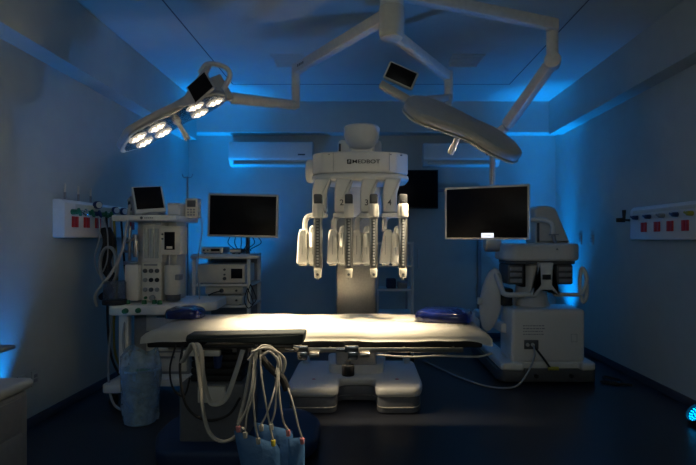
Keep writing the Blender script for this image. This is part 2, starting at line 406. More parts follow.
MB().prism(rounded([(-2.17, 4.30), (-2.0, 4.30), (-1.93, 4.5), (-1.6, 4.5), (-1.5, 4.6), (-1.5, 5.15), (-2.17, 5.15)], .05), .13, .20, .01).build('base', WHITE, AM)
for x, y in ((-2.10, 4.38), (-1.56, 4.60), (-2.1, 5.08), (-1.56, 5.08)):
    c = MB(); c.rod((x-.02, y, .05), (x+.02, y, .05), .05, .05, 20, .006)
    o = c.build('caster', RUBBER, AM); MB().bar((x, y, .055), (x, y, .13), .05, .03).build('fork', GREY, o)
# upper body
MB().box(-2.05, -1.69, 4.72, 4.98, .855, 1.57, .015).build('upper_body', CREAM, AM)
hdr = MB(); hdr.box(-2.16, -1.60, 4.46, 5.06, 1.565, 1.615, .012); hdr.build('top_shelf', WHITE, AM)
MB().rod((-1.90, 4.457, 1.59), (-1.90, 4.46, 1.59), .012).build('maker_mark', DGREY, AM)
lt = MB()
for k in range(5): lt.box(-1.875+.016*k, -1.864+.016*k, 4.457, 4.46, 1.584, 1.596, 0)
lt.build('lettering', GREY, AM)
fp = MB().box(-1.935, -1.765, 4.56, 4.73, 1.20, 1.56, .008).build('flowmeter_panel', CREAM, AM)
for k in range(3):
    MB().box(-1.915+.045*k, -1.880+.045*k, 4.552, 4.562, 1.24, 1.50, .003).build('flow_tube', PALEGLASS, fp)
MB().box(-1.93, -1.77, 4.545, 4.575, 1.535, 1.56, .004).build('panel_cap', GREY, fp)
gp = MB().box(-1.94, -1.765, 4.55, 4.73, .86, 1.205, .008).build('gauge_panel', CREAM, AM)
MB().box(-1.915, -1.80, 4.543, 4.552, 1.175, 1.19, .001).build('lettering', GREY, gp)
for r_, z in enumerate((1.13, 1.05, .965)):
    for c in range(3):
        x = -1.905+.052*c; mm = [GREY, BLACK, BLACK] if r_ == 1 else ([DGREY]*3 if r_ == 0 else [GREY, DGREY, GREY])
        MB().rod((x, 4.552, z), (x, 4.535, z), .020, .018, 18, .003).build('gauge', mm[c], gp)
MB().rod((-1.84, 4.552, .895), (-1.84, 4.52, .895), .026, .023, 20, .004).build('dial', GREY, gp)
MB().rod((-1.90, 4.552, .895), (-1.90, 4.53, .895), .014, .012, 16, .003).build('switch', GREEN, gp)
sb = MB().box(-1.76, -1.585, 4.52, 4.70, 1.27, 1.52, .012).build('ventilator_display', CREAM, AM)
MB().box(-1.725, -1.635, 4.512, 4.522, 1.315, 1.47, .003).build('screen', SCREEN, sb)
MB().box(-1.705, -1.655, 4.509, 4.513, 1.325, 1.345, .001).build('lit_readout', SCRLIT if False else CREAM, sb)
for z in (1.45, 1.41): MB().rod((-1.742, 4.522, z), (-1.742, 4.51, z), .008).build('button', DGREY, sb)
ab = MB(); ab.rod((-1.68, 4.60, 1.18), (-1.68, 4.60, .92), .072, .072, 26, .01)
ab = ab.build('absorber_canister', CREAM, AM)
MB().rod((-1.68, 4.60, .92), (-1.68, 4.60, .865), .066, .06, 26, .006).build('canister_base', DGREY, ab)
MB().box(-1.63, -1.59, 4.50, 4.60, 1.05, 1.10, .008).build('latch', GREY, ab)
MB().rod((-1.72, 4.62, 1.27), (-1.72, 4.62, 1.18), .014).build('connector_pipe', STEEL, AM)
MB().box(-2.07, -1.945, 4.50, 4.73, .87, 1.19, .02).build('bellows_housing', WHITE, AM)
jar = MB().lathe([(.085, .89), (.09, .90), (.09, 1.04), (.082, 1.055), (.0, 1.06)], (-2.10, 4.40, 0), 28).build('glass_jar', GLASS, AM)
MB().rod((-2.10, 4.40, .856), (-2.10, 4.40, .895), .10, .098, 28, .006).build('jar_base', RUBBER, jar)
for (x, y, z) in ((-2.0, 4.42, .87), (-1.78, 4.44, .87), (-1.72, 4.40, .87), (-1.86, 4.42, .87)):
    MB().rod((x, y, .855), (x, y, z+.02), .022, .018, 14, .004).build('hose_port', GREEN, AM)
mn = MB()
for (p, q, r_) in (((-2.04, 4.55, 1.22), (-2.04, 4.55, 1.52), .014), ((-1.98, 4.53, 1.25), (-1.98, 4.53, 1.45), .022), ((-2.10, 4.58, 1.30), (-1.96, 4.56, 1.30), .012), ((-2.08, 4.52, 1.20), (-1.96, 4.52, 1.20), .016), ((-2.06, 4.52, 1.38), (-1.96, 4.52, 1.42), .012)):
    mn.rod(p, q, r_, r_, 12, .003)
mn.build('breathing_valves', STEEL, AM)
MB().tube([(-2.02, 4.45, .80), (-2.03, 4.4, .55), (-1.97, 4.36, .38), (-1.87, 4.34, .36)], .012).build('drain_tube', GHOSE, AM)
# second small units on top shelf
gb = thing('gas_analyser', 'small cream gas analyser box on top shelf, right of tilted monitor', 'medical device', (-1.69, 4.75, 1.615))
MB().box(-1.74, -1.63, 4.62, 4.95, 1.617, 1.73, .008).build('casing', CREAM, gb)
MB().box(-1.73, -1.64, 4.612, 4.622, 1.63, 1.71, .003).build('front_panel', WHITE, gb)
# tilted patient monitor
PM = thing('patient_monitor', 'tilted patient monitor with dark screen on top of the anesthesia machine', 'monitor', (-1.87, 4.62, 1.617))
MB().box(-1.97, -1.79, 4.56, 4.74, 1.617, 1.645, .008).build('foot', GREY, PM)
def tilted(parent, name, m, *b, bev=.006):
    T = Matrix.Translation((-1.865, 4.58, 1.64)) @ Matrix.Rotation(R(30), 4, 'Z') @ Matrix.Rotation(R(-20), 4, 'X') @ Matrix.Rotation(R(-6), 4, 'Y')
    return MB().box(*b, bev=bev, M=T).build(name, m, parent)
tilted(PM, 'casing', WHITE, -.13, .13, -.01, .045, 0, .255, bev=.012)
tilted(PM, 'screen', SCREEN, -.113, .113, -.013, -.008, .035, .243, bev=.002)
tilted(PM, 'module_rack', GREY, -.145, -.03, .045, .13, .02, .19)
for k in range(5): tilted(PM, 'connector', BLACK if k % 2 else CREAM, -.163, -.145, .055, .11, .035+.03*k, .055+.03*k, bev=.003)
hose('monitor_cable_bundle', [(-2.02, 4.50, 1.70), (-2.03, 4.46, 1.5), (-2.05, 4.42, 1.30), (-2.13, 4.40, 1.12), (-2.24, 4.36, .95), (-2.24, 4.38, .84)], .013, HOSE, 'white cable bundle trailing from the tilted patient monitor', 'cable')
# small instrument on a clamp and IV pole
ip = thing('iv_pole', 'thin steel IV pole standing behind the anesthesia machine', 'iv pole', (-1.83, 5.42, 0))
MB().rod((-1.83, 5.42, .03), (-1.83, 5.42, 2.06), .008, .008, 12).build('pole', GREY, ip)
hk = MB(); hk.tube([(-1.885, 5.42, 2.09), (-1.87, 5.42, 2.055), (-1.83, 5.42, 2.05), (-1.79, 5.42, 2.055), (-1.775, 5.42, 2.09)], .005); hk.build('hook', GREY, ip)
bs = MB()
for k in range(5):
    a = 2*math.pi*k/5+.3; bs.bar((-1.83, 5.42, .045), (-1.83+.09*math.cos(a), 5.42+.09*math.sin(a), .03), .03, .02); bs.ball((-1.83+.09*math.cos(a), 5.42+.09*math.sin(a), .02), .02)
bs.build('base', GREY, ip)
im = thing('infusion_pump', 'small two-screen device clamped high at right of the anesthesia machine', 'medical device', (-1.585, 4.72, 1.62))
MB().box(-1.615, -1.50, 4.72, 4.82, 1.60, 1.78, .008).build('casing', CREAM, im)
MB().box(-1.595, -1.52, 4.712, 4.722, 1.70, 1.76, .002).build('screen', DGREY, im)
kb = MB()
for a in range(3):
    for b in range(3): kb.box(-1.595+.026*a, -1.577+.026*a, 4.712, 4.722, 1.62+.024*b, 1.636+.024*b, .002)
kb.build('keypad', GREY, im)
hose('infusion_line', [(-1.50, 4.74, 1.70), (-1.46, 4.72, 1.5), (-1.50, 4.72, 1.2), (-1.49, 4.74, .86)], .006, HOSE, 'thin white line dropping at the right of the anesthesia machine', 'cable')

# bagged bin
t = thing('waste_bin', 'pale blue waste bin with a loose clear bag on the floor', 'bin', (-1.71, 4.0, 0))
MB().lathe([(.105, 0), (.11, .005), (.138, .40), (.146, .405), (.146, .42), (.13, .42), (.12, .36), (0, .36)], (-1.71, 4.0, 0), 32).build('bucket', BIN, t)
MB().ball((-1.71, 4.0, .372), .105, (1, 1, .30)).build('green_contents', PALEGREEN, t)
bag = MB(); seg = 48; b = bmesh.new(); rings = []
for i in range(15):
    f = i/14; z = .02+.53*f
    r0 = .125+.03*f if f < .75 else .15-.09*(f-.75)
    rings.append([b.verts.new((-1.71+(r0+.007*math.sin(5*a+9*f)+.005*math.sin(11*a-6*f))*math.cos(a), 4.0+(r0+.007*math.sin(5*a+9*f)+.005*math.sin(11*a-6*f))*math.sin(a), z+(.03*math.sin(3*a) if i == 14 else 0))) for a in [2*math.pi*k/seg for k in range(seg)]])
for i in range(14):
    for k in range(seg): b.faces.new((rings[i][k], rings[i][(k+1) % seg], rings[i+1][(k+1) % seg], rings[i+1][k]))
bag.add(b); bag.build('bag', BAG, t, 80)

# ---------------------------------------------------------------- endoscopy tower
ET = thing('equipment_trolley', 'grey equipment trolley with shelves of white devices left of the robot', 'trolley', (-1.42, 5.5, 0))
for x in (-1.70, -1.15):
    for y in (5.24, 5.76): MB().box(x-.018, x+.018, y-.018, y+.018, .10, 1.26, .004).build('post', WHITE, ET)
for z in (.14, .52, .73, .945, 1.245): MB().box(-1.72, -1.13, 5.22, 5.78, z-.012, z+.012, .005).build('shelf', WHITE, ET)
MB().tube([(-1.72, 5.20, 1.23), (-1.4, 5.17, 1.23), (-1.08, 5.17, 1.23), (-1.05, 5.3, 1.23)], .017, sub=3).build('front_rail', WHITE, ET)
for x in (-1.66, -1.19):
    for y in (5.3, 5.7):
        MB().rod((x-.018, y, .045), (x+.018, y, .045), .045, .045, 18, .005).build('caster', RUBBER, ET)
MB().box(-1.69, -1.16, 5.76, 5.79, .16, 1.24, .004).build('back_panel', GREY, ET)
MB().box(-1.67, -1.18, 5.26, 5.72, .155, .50, .01).build('drawer_block', WHITE, ET)
for k in range(2): MB().box(-1.65, -1.20, 5.245, 5.262, .17+.165*k, .32+.165*k, .006).build('drawer_front', CREAM, ET)
def device(x0, x1, y0, y1, z0, z1, label, screen=None, knobs=(), m=WHITE, stripe=None):
    t = thing('endoscopy_unit', label, 'medical device', ((x0+x1)/2, (y0+y1)/2, z0), 'devices stacked on the equipment trolley')
    MB().box(x0, x1, y0+.01, y1, z0, z1, .008).build('casing', m, t)
    MB().box(x0+.008, x1-.008, y0, y0+.012, z0+.008, z1-.006, .004).build('front_panel', CREAM, t)
    if screen: MB().box(screen[0], screen[1], y0-.004, y0+.001, screen[2], screen[3], .001).build('screen', SCREEN, t)
    for kx, kz, r in knobs: MB().rod((kx, y0, kz), (kx, y0-.02, kz), r, r*.85, 16, .002).build('knob', DGREY, t)
    ft = MB()
    for a in (x0+.03, x1-.03):
        for b_ in (y0+.04, y1-.04): ft.rod((a, b_, z0-.006), (a, b_, z0+.001), .012)
    ft.build('feet', RUBBER, t)
    return t
device(-1.655, -1.43, 5.30, 5.6, 1.264, 1.33, 'low silver box on the trolley top shelf, left side', knobs=((-1.62, 1.295, .01), (-1.58, 1.295, .008)), screen=(-1.55, -1.46, 1.285, 1.31), m=STEEL)
device(-1.36, -1.24, 5.30, 5.6, 1.264, 1.31, 'small black box on the trolley top shelf under the monitor', m=BLACK)
device(-1.675, -1.19, 5.26, 5.7, .964, 1.155, 'large white device with dark screen on the trolley middle shelf', screen=(-1.335, -1.22, 1.01, 1.11), knobs=((-1.40, 1.10, .012), (-1.40, 1.01, .018), (-1.40, 1.05, .01)))
device(-1.60, -1.22, 5.26, 5.7, .85, .925, 'white device with round black knob directly under the middle shelf', knobs=((-1.43, .888, .022), (-1.28, .888, .012)))
device(-1.60, -1.22, 5.26, 5.7, .749, .835, 'white device with round black knob, lowest one seen above the table', knobs=((-1.43, .79, .022), (-1.28, .79, .012)))
# left monitor
LM = thing('display_monitor', 'wide flat monitor with pale frame above the equipment trolley', 'monitor', (-1.2, 5.5, 1.257))
def panel(parent, w, h, d, bz, matf, cx, cy, cz, rz=0, roll=0, notice=None):
    T = Matrix.Translation((cx, cy, cz)) @ Matrix.Rotation(R(rz), 4, 'Z') @ Matrix.Rotation(R(roll), 4, 'Y')
    MB().box(-w/2, w/2, 0, d, -h/2, h/2, .008, M=T).build('frame', matf, parent)
    MB().box(-w/2+bz, w/2-bz, -.004, .002, -h/2+bz, h/2-bz, .001, M=T).build('screen', SCREEN, parent)
    MB().box(-w*.3, w*.3, d, d+.03, -h*.3, h*.3, .01, M=T).build('rear_cover', GREY, parent)
    if notice:
        x0, x1, z0, z1 = notice
        MB().box(x0, x1, -.006, -.003, z0, z1, 0, M=T).build('screen_notice', SCRLIT, parent)
        MB().box(x0+.02, x1-.02, -.0068, -.006, (z0+z1)/2-.003, (z0+z1)/2+.001, 0, M=T).build('notice_text', GREY, parent)
panel(LM, .70, .435, .035, .022, CREAM, -1.20, 5.20, 1.645, 2, 1.2)
MB().rod((-1.20, 5.42, 1.258), (-1.20, 5.42, 1.60), .022, .022, 16).build('pole', DGREY, LM)
MB().bar((-1.20, 5.44, 1.60), (-1.20, 5.26, 1.62), .06, .05).build('bracket', DGREY, LM)
for i in range(6):
    x = -1.34+.055*i
    hose('monitor_cable', [(x, 5.25, 1.44), (x-.03+.012*i, 5.28, 1.37), (x+.02-.02*i, 5.33, 1.31), (x+.06-.03*i, 5.36, 1.285)], .005, RUBBER, ['leftmost', 'second', 'third', 'fourth', 'fifth', 'rightmost'][i]+' black cable in the tangle under the left monitor, counted from the left', 'cable', 'cables under the left monitor')
for i, (x0, z0) in enumerate(((-1.16, .90), (-1.13, .94))):
    hose('side_cable', [(x0, 5.21, z0+.02), (x0+.04, 5.2, z0-.06), (x0+.06, 5.2, z0-.14), (x0+.01, 5.2, z0-.18), (x0-.03, 5.21, z0-.10), (x0+.0, 5.21, z0+.01)], .005, RUBBER, ['lower thin black cable loop hanging from the trolley right edge', 'upper thin black cable loop hanging from the trolley right edge'][i], 'cable', 'cable loops at the trolley edge')
hose('front_device_cable', [(-1.43, 5.235, .888), (-1.52, 5.21, .86), (-1.60, 5.21, .80), (-1.68, 5.22, .74)], .006, RUBBER, 'black cable plugged into the upper knobbed device', 'cable')

# white shelf trolley behind the robot
ST = thing('shelf_trolley', 'white tubular shelf trolley against the back, seen behind the robot column', 'trolley', (.37, 6.1, 0))
for x in (.16, .56):
    for y in (5.92, 6.3): MB().rod((x, y, .10), (x, y, 1.38), .02, .02, 12).build('post', WHITE, ST)
for z in (.2, .55, .83, 1.1, 1.36): MB().box(.14, .58, 5.90, 6.32, z-.012, z+.012, .004).build('shelf', WHITE, ST)
for x in (.16, .56):
    for y in (5.92, 6.3): MB().rod((x-.015, y, .05), (x+.015, y, .05), .05, .05, 16, .004).build('caster', RUBBER, ST)
for i, (x0, z0, h, m_, lb) in enumerate(((.24, 1.112, .09, BVALVE, 'small navy box on the upper shelf of the white trolley'), (.38, 1.112, .12, DGREY, 'small dark box on the upper shelf of the white trolley'),
        (.27, .842, .11, BLUECLOTH, 'blue folded bundle on the middle shelf of the white trolley'), (.40, .842, .07, GREY, 'low grey box on the middle shelf of the white trolley'))):
    o = MB(); o.box(x0, x0+.11, 5.96, 6.15, z0, z0+h, .012); o.box(x0+.01, x0+.10, 5.955, 5.965, z0+h*.4, z0+h*.7, .002)
    tag(o.build('storage_box', m_), lb, 'box', 'boxes on the white trolley')

# ---------------------------------------------------------------- surgical robot
RB = thing('surgical_robot', 'white four-armed surgical robot with U-shaped base behind the table', 'surgical robot', (-.06, 4.7, 0))
U = [(-.60, 4.16), (-.20, 4.16), (-.20, 4.50), (.10, 4.50), (.10, 4.16), (.46, 4.16), (.50, 4.35), (.50, 5.15), (-.63, 5.15), (-.63, 4.35)]
MB().prism(rounded(U, .08, 5), .135, .212, .028, seg=3).build('base_cover', WHITE, RB)
U2 = [(-.585, 4.175), (-.215, 4.175), (-.215, 4.515), (.115, 4.515), (.115, 4.175), (.445, 4.175), (.485, 4.35), (.485, 5.13), (-.615, 5.13), (-.615, 4.35)]
MB().prism(rounded(U2, .08, 5), .008, .135, .008).build('base_skirt', SKIRT, RB)
MB().prism(rounded([(x, y-.006) if y < 4.3 else (x, y) for x, y in U2], .08, 5), .05, .058, .002).build('bumper_strip', CREAM, RB)
for x in (-.42, .29):
    b_ = MB().rod((x, 4.44, .204), (x, 4.44, .212), .024, .022, 20, .002).build('base_button', GREY, RB); b_['label'] = 'small round button'
    MB().rod((x, 4.44, .212), (x, 4.44, .215), .014).build('button_cap', PINK, b_)
for x in (-.5, -.3, .2, .36): MB().rod((x-.02, 4.4, .022), (x+.02, 4.4, .022), .022, .022, 14).build('caster', RUBBER, RB)
for x in (-.55, .42): MB().box(x-.03, x+.03, 5.0, 5.1, .2, .27, .012).build('corner_post', WHITE, RB)
MB().prism(rounded([(-.30, 4.62), (.18, 4.62), (.22, 5.08), (-.34, 5.08)], .06), .20, .30, .02).build('column_foot', WHITE, RB)
MB().box(-.245, .125, 4.62, 4.98, .28, 1.72, .02, 3).build('column', STEEL, RB)
MB().box(-.225, .165, 4.60, 5.0, 1.60, 2.29, .035, 3).build('mast', WHITE, RB)
MB().box(-.215, -.195, 4.58, 4.61, 1.8, 2.25, .004).build('mast_stripe', DGREY, RB)
# overhead joint housing
MB().lathe([(0, 2.10), (.055, 2.102), (.092, 2.118), (.118, 2.15), (.134, 2.19), (.140, 2.262), (.130, 2.275), (0, 2.277)], (-.01, 4.02, 0), 40).build('joint_housing', WHITE, RB)
MB().box(-.11, .09, 4.02, 4.65, 2.06, 2.20, .03, 3).build('boom', WHITE, RB)
HD = [(-.375, 3.86), (-.30, 3.78), (-.16, 3.745), (-.02, 3.735), (.12, 3.745), (.25, 3.78), (.335, 3.87), (.335, 4.12), (.22, 4.25), (-.26, 4.25), (-.375, 4.12)]
hh = MB(); hh.prism(rounded(HD, .02, 3), 1.885, 2.04, .012, seg=3); head = hh.build('head_housing', WHITE, RB)
HF = [(x*1.02, 4.0+(y-4.0)*1.03) for x, y in HD]
MB().prism(rounded(HF, .03, 3), 1.83, 1.884, .024, seg=3).build('head_lower_rim', WHITE, RB)
for x, rz in ((-.215, 15), (.19, -14)):
    MB().box(-.0015, .0015, -.002, .002, 1.90, 2.03, 0, M=Matrix.Translation((x, 3.757 if x < 0 else 3.760, 0))).build('panel_seam', GREY, head)
for x in (-.29, -.245, .20, .28):
    y = 3.765 if abs(x) < .26 else 3.80
    MB().ball((x, y+.008, 2.02), .010, (1, 1, .6)).build('rim_screw', GREY, head)
# maker's mark and lettering
MB().box(-.115, -.083, 3.727, 3.740, 1.947, 1.979, .003).build('logo_badge', BLACK, head)
lg = MB(); lg.box(-.105, -.092, 3.7245, 3.728, 1.969, 1.973, 0); lg.box(-.097, -.092, 3.7245, 3.728, 1.955, 1.973, 0); lg.box(-.107, -.103, 3.7245, 3.728, 1.953, 1.965, 0)
lg.build('logo_mark', WHITE, head)
text('brand_lettering', 'MEDBOT', .038, (.022, 3.729, 1.962), BLACK, head, sx=1.32)
# left side motor
jm = MB(); jm.rod((-.37, 3.98, 1.925), (-.435, 3.98, 1.925), .095, .085, 30, .02); jm.build('side_motor', WHITE, RB)
# arms
def arm(i, xr, xl, num, lean=0):
    nm = ('leftmost', 'second', 'third', 'rightmost')[i]
    a = MB()
    a.prism(rounded([(xl-.05, 1.60), (xl+.05, 1.60), (xl+.052, 1.74), (xl+.085, 1.845), (xl-.035, 1.845), (xl-.052, 1.76)], .015), 3.74, 3.88, .014, M=XZ, seg=3)
    A = a.build('arm_link', WHITE, RB); A['label'] = '%s instrument arm of the robot' % nm
    # elbow yoke running down to the casing
    a = MB()
    z = 1.575
    a.tube([(xl+.02, 3.80, 1.63), (xl+.0, 3.80, 1.585), (xr-.085, 3.79, 1.575), (xr-.112, 3.78, 1.54), (xr-.115, 3.77, 1.46)], .020, 12, 5)
    a.box(xl-.06, xl+.06, 3.72, 3.82, 1.56, 1.595, .012)
    a.build('elbow_yoke', WHITE, A)
    for k, (x0, x1, zt) in enumerate(((xr-.152, xr-.080, 1.475), (xr-.077, xr-.014, 1.50))):
        c = MB(); l = lean
        c.prism(rounded([(x0-.004, 1.235), (x1, 1.235), (x1-.004+l, zt-.03), (x1-.016+l, zt), (x0+.018+l, zt), (x0+.006+l, zt-.04)], .012), 3.60, 3.80, .012, M=XZ, seg=3)
        C = c.build('arm_casing', WHITE, A)
        MB().box((x0+x1)/2-.0015, (x0+x1)/2+.0015, 3.596, 3.602, 1.30, 1.43, 0).build('casing_seam', GREY, C)
        MB().box(x0+.012, x1-.012, 3.61, 3.70, 1.222, 1.236, .004).build('casing_foot', CREAM, C)
    # instrument rail
    X = xr
    r_ = MB().box(X-.028, X+.028, 3.50, 3.56, 1.205, 1.555, .006).build('instrument_rail', STEEL, A)
    MB().box(X-.016, X+.016, 3.494, 3.502, 1.215, 1.545, .002).build('rail_track', DGREY, r_)
    ho = MB()
    for k in range(16): ho.box(X-.007, X+.007, 3.4905, 3.495, 1.228+.020*k, 1.238+.020*k, .001)
    ho.build('rack_teeth', GREY, r_)
    cb = MB(); cb.box(X-.034, X+.034, 3.485, 3.62, 1.552, 1.645, .008)
    cb.box(X-.012, X+.012, 3.478, 3.49, 1.56, 1.64, .003); cb = cb.build('carriage', WHITE, A)
    cp = MB(); cp.box(X-.027, X+.027, 3.49, 3.58, 1.643, 1.71, .01); cp.box(X-.010, X+.010, 3.484, 3.492, 1.655, 1.665, .002); cp.build('drive_cap', DGREY, A)
    eb = MB(); eb.prism(rounded([(X-.026, 1.207), (X-.02, 1.145), (X+.02, 1.145), (X+.026, 1.207)], .006), 3.49, 3.57, .005, M=XZ)
    E = eb.build('rail_end', CREAM, A); MB().rod((X, 3.488, 1.168), (X, 3.494, 1.168), .009).build('end_pin', DGREY, E)
    MB().rod((X, 3.53, 1.147), (X, 3.53, 1.13), .007).build('cannula_mount', STEEL, E)
    MB().bar((X-.02, 3.56, 1.40), (X-.06, 3.66, 1.40), .06, .10).build('rail_mount', WHITE, A)
    if num: text('number_lettering', num, .060, (xl-.004+(.006 if num == '2' else 0), 3.7385, 1.668), DGREY, A)
arm(0, -.305, -.315, None)
arm(1, -.096, -.155, '2')
arm(2, .072, .030, '3')
arm(3, .270, .195, '4', .02)

# ---------------------------------------------------------------- operating table
OT = thing('operating_table', 'long operating table under a white sheet, brightly lit in the middle', 'operating table', (-.9, 3.5, 0))
bp = rounded([(-1.38, 3.45), (-1.25, 3.14), (-.45, 3.14), (-.30, 3.35), (-.30, 3.75), (-.45, 3.98), (-1.25, 3.98), (-1.38, 3.75)], .10, 5)
MB().prism(bp, .012, .12, .03, seg=3).build('base', BLUECLOTH, OT)
MB().box(-1.17, -.75, 3.3, 3.72, .11, .49, .02, 3).build('pedestal', SKIRT, OT)
for z in (.50, .545, .59, .635, .68):
    MB().box(-1.11+.05*(z-.5), -.78, 3.34, 3.68, z-.012, z+.030, .012).build('bellows_fold', RUBBER, OT)
pl = MB().box(-1.04, -.87, 3.270, 3.305, .375, .475, .003).build('rating_plate', WHITE, OT)
MB().box(-1.22, .62, 3.24, 3.78, .715, .742, .01).build('under_frame', STEEL, OT)
MB().box(-1.32, .73, 3.17, 3.83, .742, .805, .012).build('table_pad', RUBBER, OT)
# sheet: grid draped over the pad
b = bmesh.new(); nx, ny = 120, 34
x0, x1, ya, yb_ = -1.34, .78, 3.135, 3.87
def sheet_pt(i, j):
    s = i/nx; t = j/ny
    x = x0+(x1-x0)*s; v = t*(yb_-ya+.10)-.05
    y = min(max(ya+v, ya), yb_)
    z = .858
    drop = max(0, -v) + max(0, v-(yb_-ya))
    edge = min(y-ya, yb_-y, x-x0, x1-x)
    z -= .030*math.exp(-max(edge, 0)/.02)
    z -= drop*.75
    z += .0035*math.sin(9*x+2*y)*math.sin(5*y+1)+.0015*math.sin(27*x+11*y)
    if x > .60: z -= .025*((x-.60)/.2)**2*(1 if y < 3.5 else .6); 
    if x > .70 and drop > 0: z -= .01*math.sin((x-.7)*30)
    if x < -1.15: z -= .016*((-1.15-x)/.22)**2
    y -= .012*min(1, drop*25)*(1 if v < 0 else -1)*(1+.2*math.sin(14*x))
    return (x, y, z)
G = [[b.verts.new(sheet_pt(i, j)) for j in range(ny+1)] for i in range(nx+1)]
for i in range(nx):
    for j in range(ny): b.faces.new((G[i][j], G[i+1][j], G[i+1][j+1], G[i][j+1]))
bmesh.ops.solidify(b, geom=b.faces[:], thickness=.004)
bmesh.ops.recalc_face_normals(b, faces=b.faces[:])
sh = MB(); sh.add(b)
tag(sh.build('bed_sheet', SHEET, None, 70), 'white sheet spread over the operating table top', 'sheet')
MB().box(-1.29, .74, 3.17, 3.84, .806, .828, .01, 3).build('mattress', RUBBER, OT)
MB().box(-.78, .60, 3.105, 3.117, .728, .757, .003).build('side_rail', STEEL, OT)
for x in (-.7, -.2, .25, .55): MB().rod((x, 3.115, .742), (x, 3.24, .742), .010).build('rail_spacer', STEEL, OT)
def rail_clamp(x, label, knob=True):
    t = thing('rail_clamp', label, 'clamp', (x, 3.09, .70), 'clamps on the table side rail')
    c = MB(); c.box(x-.05, x+.035, 3.068, 3.104, .735, .775, .006); c.box(x-.03, x+.03, 3.07, 3.104, .69, .74, .006); c.rod((x-.10, 3.085, .752), (x-.05, 3.085, .752), .010, .014, 12)
    c.build('body', CHROME, t)
    k = MB(); k.rod((x+.04, 3.085, .72), (x+.10, 3.085, .72), .018, .015, 14, .003); k.build('knob', STEEL, t)
    return t
rail_clamp(-.36, 'small chrome clamp on the table rail, left of the robot base gap')
rail_clamp(-.06, 'chrome clamp on the table rail above the black cylinder')
k = thing('clamp_post', 'short black cylinder hanging below the table rail at the middle', 'clamp post', (-.09, 3.05, .58))
MB().rod((-.088, 3.07, .60), (-.088, 3.07, .665), .037, .037, 24, .006).build('knob', BLACK, k)
MB().rod((-.088, 3.07, .662), (-.088, 3.07, .688), .018).build('stem', STEEL, k)
# cables along the rail
hose('rail_cable', [(.08, 3.10, .715), (.28, 3.09, .705), (.45, 3.10, .71), (.68, 3.12, .70), (.78, 3.14, .715)], .006, HOSE, 'thin pale cable sagging along the table rail right side', 'cable')
# dark arm board
ab = thing('arm_board', 'charcoal padded arm board along the table front edge', 'arm board', (-.7, 3.05, .79))
MB().prism(rounded([(-1.02, .815), (-.345, .800), (-.33, .874), (-1.01, .860)], .02), 2.965, 3.095, .018, M=XZ, seg=3).build('pad', PAD, ab)
MB().box(-.92, -.40, 2.985, 3.075, .778, .796, .005).build('board', BLACK, ab)
MB().box(-.74, -.68, 3.04, 3.11, .70, .78, .006).build('bracket', BLACK, ab)
# gel pads
def gelpad(cx, cy, sx, sy, h, label, rz, seed):
    b = bmesh.new(); bmesh.ops.create_uvsphere(b, u_segments=40, v_segments=20, radius=1)
    rnd = random.Random(seed); ph = [rnd.random()*6 for _ in range(4)]
    for v in b.verts:
        x, y, z = v.co; e = .55
        n = lambda c: math.copysign(abs(c)**e, c)
        v.co = (n(x)*sx, n(y)*sy, max(-.25, n(z))*h*(1+.10*math.sin(4*x+ph[0])*math.sin(5*y+ph[1])+.06*math.sin(9*x+7*y+ph[2])))
    m = MB(); m.add(b, Matrix.Translation((cx, cy, .865+.25*h)) @ Matrix.Rotation(R(rz), 4, 'Z'))
    return tag(m.build('gel_pad', NAVY, None, 60), label, 'gel pad', 'navy gel pads on the table')
gelpad(-1.235, 3.62, .125, .11, .055, 'shiny navy gel pad at the left end of the table', 0, 1)
gelpad(.545, 3.50, .185, .15, .062, 'shiny navy gel pad at the right end of the table', -18, 5)

# hoses, cords and sleeves in front of the table
def Q(px, py, Y=2.95): return W(px, py, Y)
cl = thing('cord_clamp', 'black strap clamp gripping the bunch of white cords', 'clamp', tuple(Q(278, 375, 2.9)))
MB().tube([Q(256, 345, 2.97), Q(262, 358, 2.93), Q(272, 370, 2.90), Q(282, 378, 2.88), Q(287, 390, 2.88)], .020, 10, 4).build('strap', RUBBER, cl)
MB().box(*(lambda c: (c.x-.03, c.x+.03, c.y-.02, c.y+.02, c.z-.03, c.z+.03))(Q(260, 346, 3.0)), .006).build('buckle', BLACK, cl)
hose('air_hose', [Q(182, 362, 2.99), Q(190, 350, 2.96), Q(196, 344, 2.93), Q(201, 352, 2.92), Q(203, 375, 2.92), Q(208, 398, 2.92), Q(215, 404, 2.92), Q(226, 398, 2.94), Q(235, 375, 2.96), Q(243, 350, 3.0)], .020, HOSE, 'flat white hose in the shorter loop below the arm board', 'hose', None, .45)
hose('air_hose', [Q(188, 352, 2.90), Q(193, 344, 2.88), Q(197, 360, 2.88), Q(200, 385, 2.87), Q(203, 410, 2.86), Q(209, 432, 2.85), Q(220, 441, 2.84), Q(232, 439, 2.84), Q(243, 428, 2.85)], .021, HOSE, 'flat white hose in the longest loop reaching the blue sleeves', 'hose', None, .45)
hose('air_hose', [Q(253, 348, 2.96), Q(248, 380, 2.94), Q(243, 405, 2.92), Q(238, 424, 2.9)], .020, HOSE, 'straight flat white hose leading down to the leftmost pink tip', 'hose', None, .5)
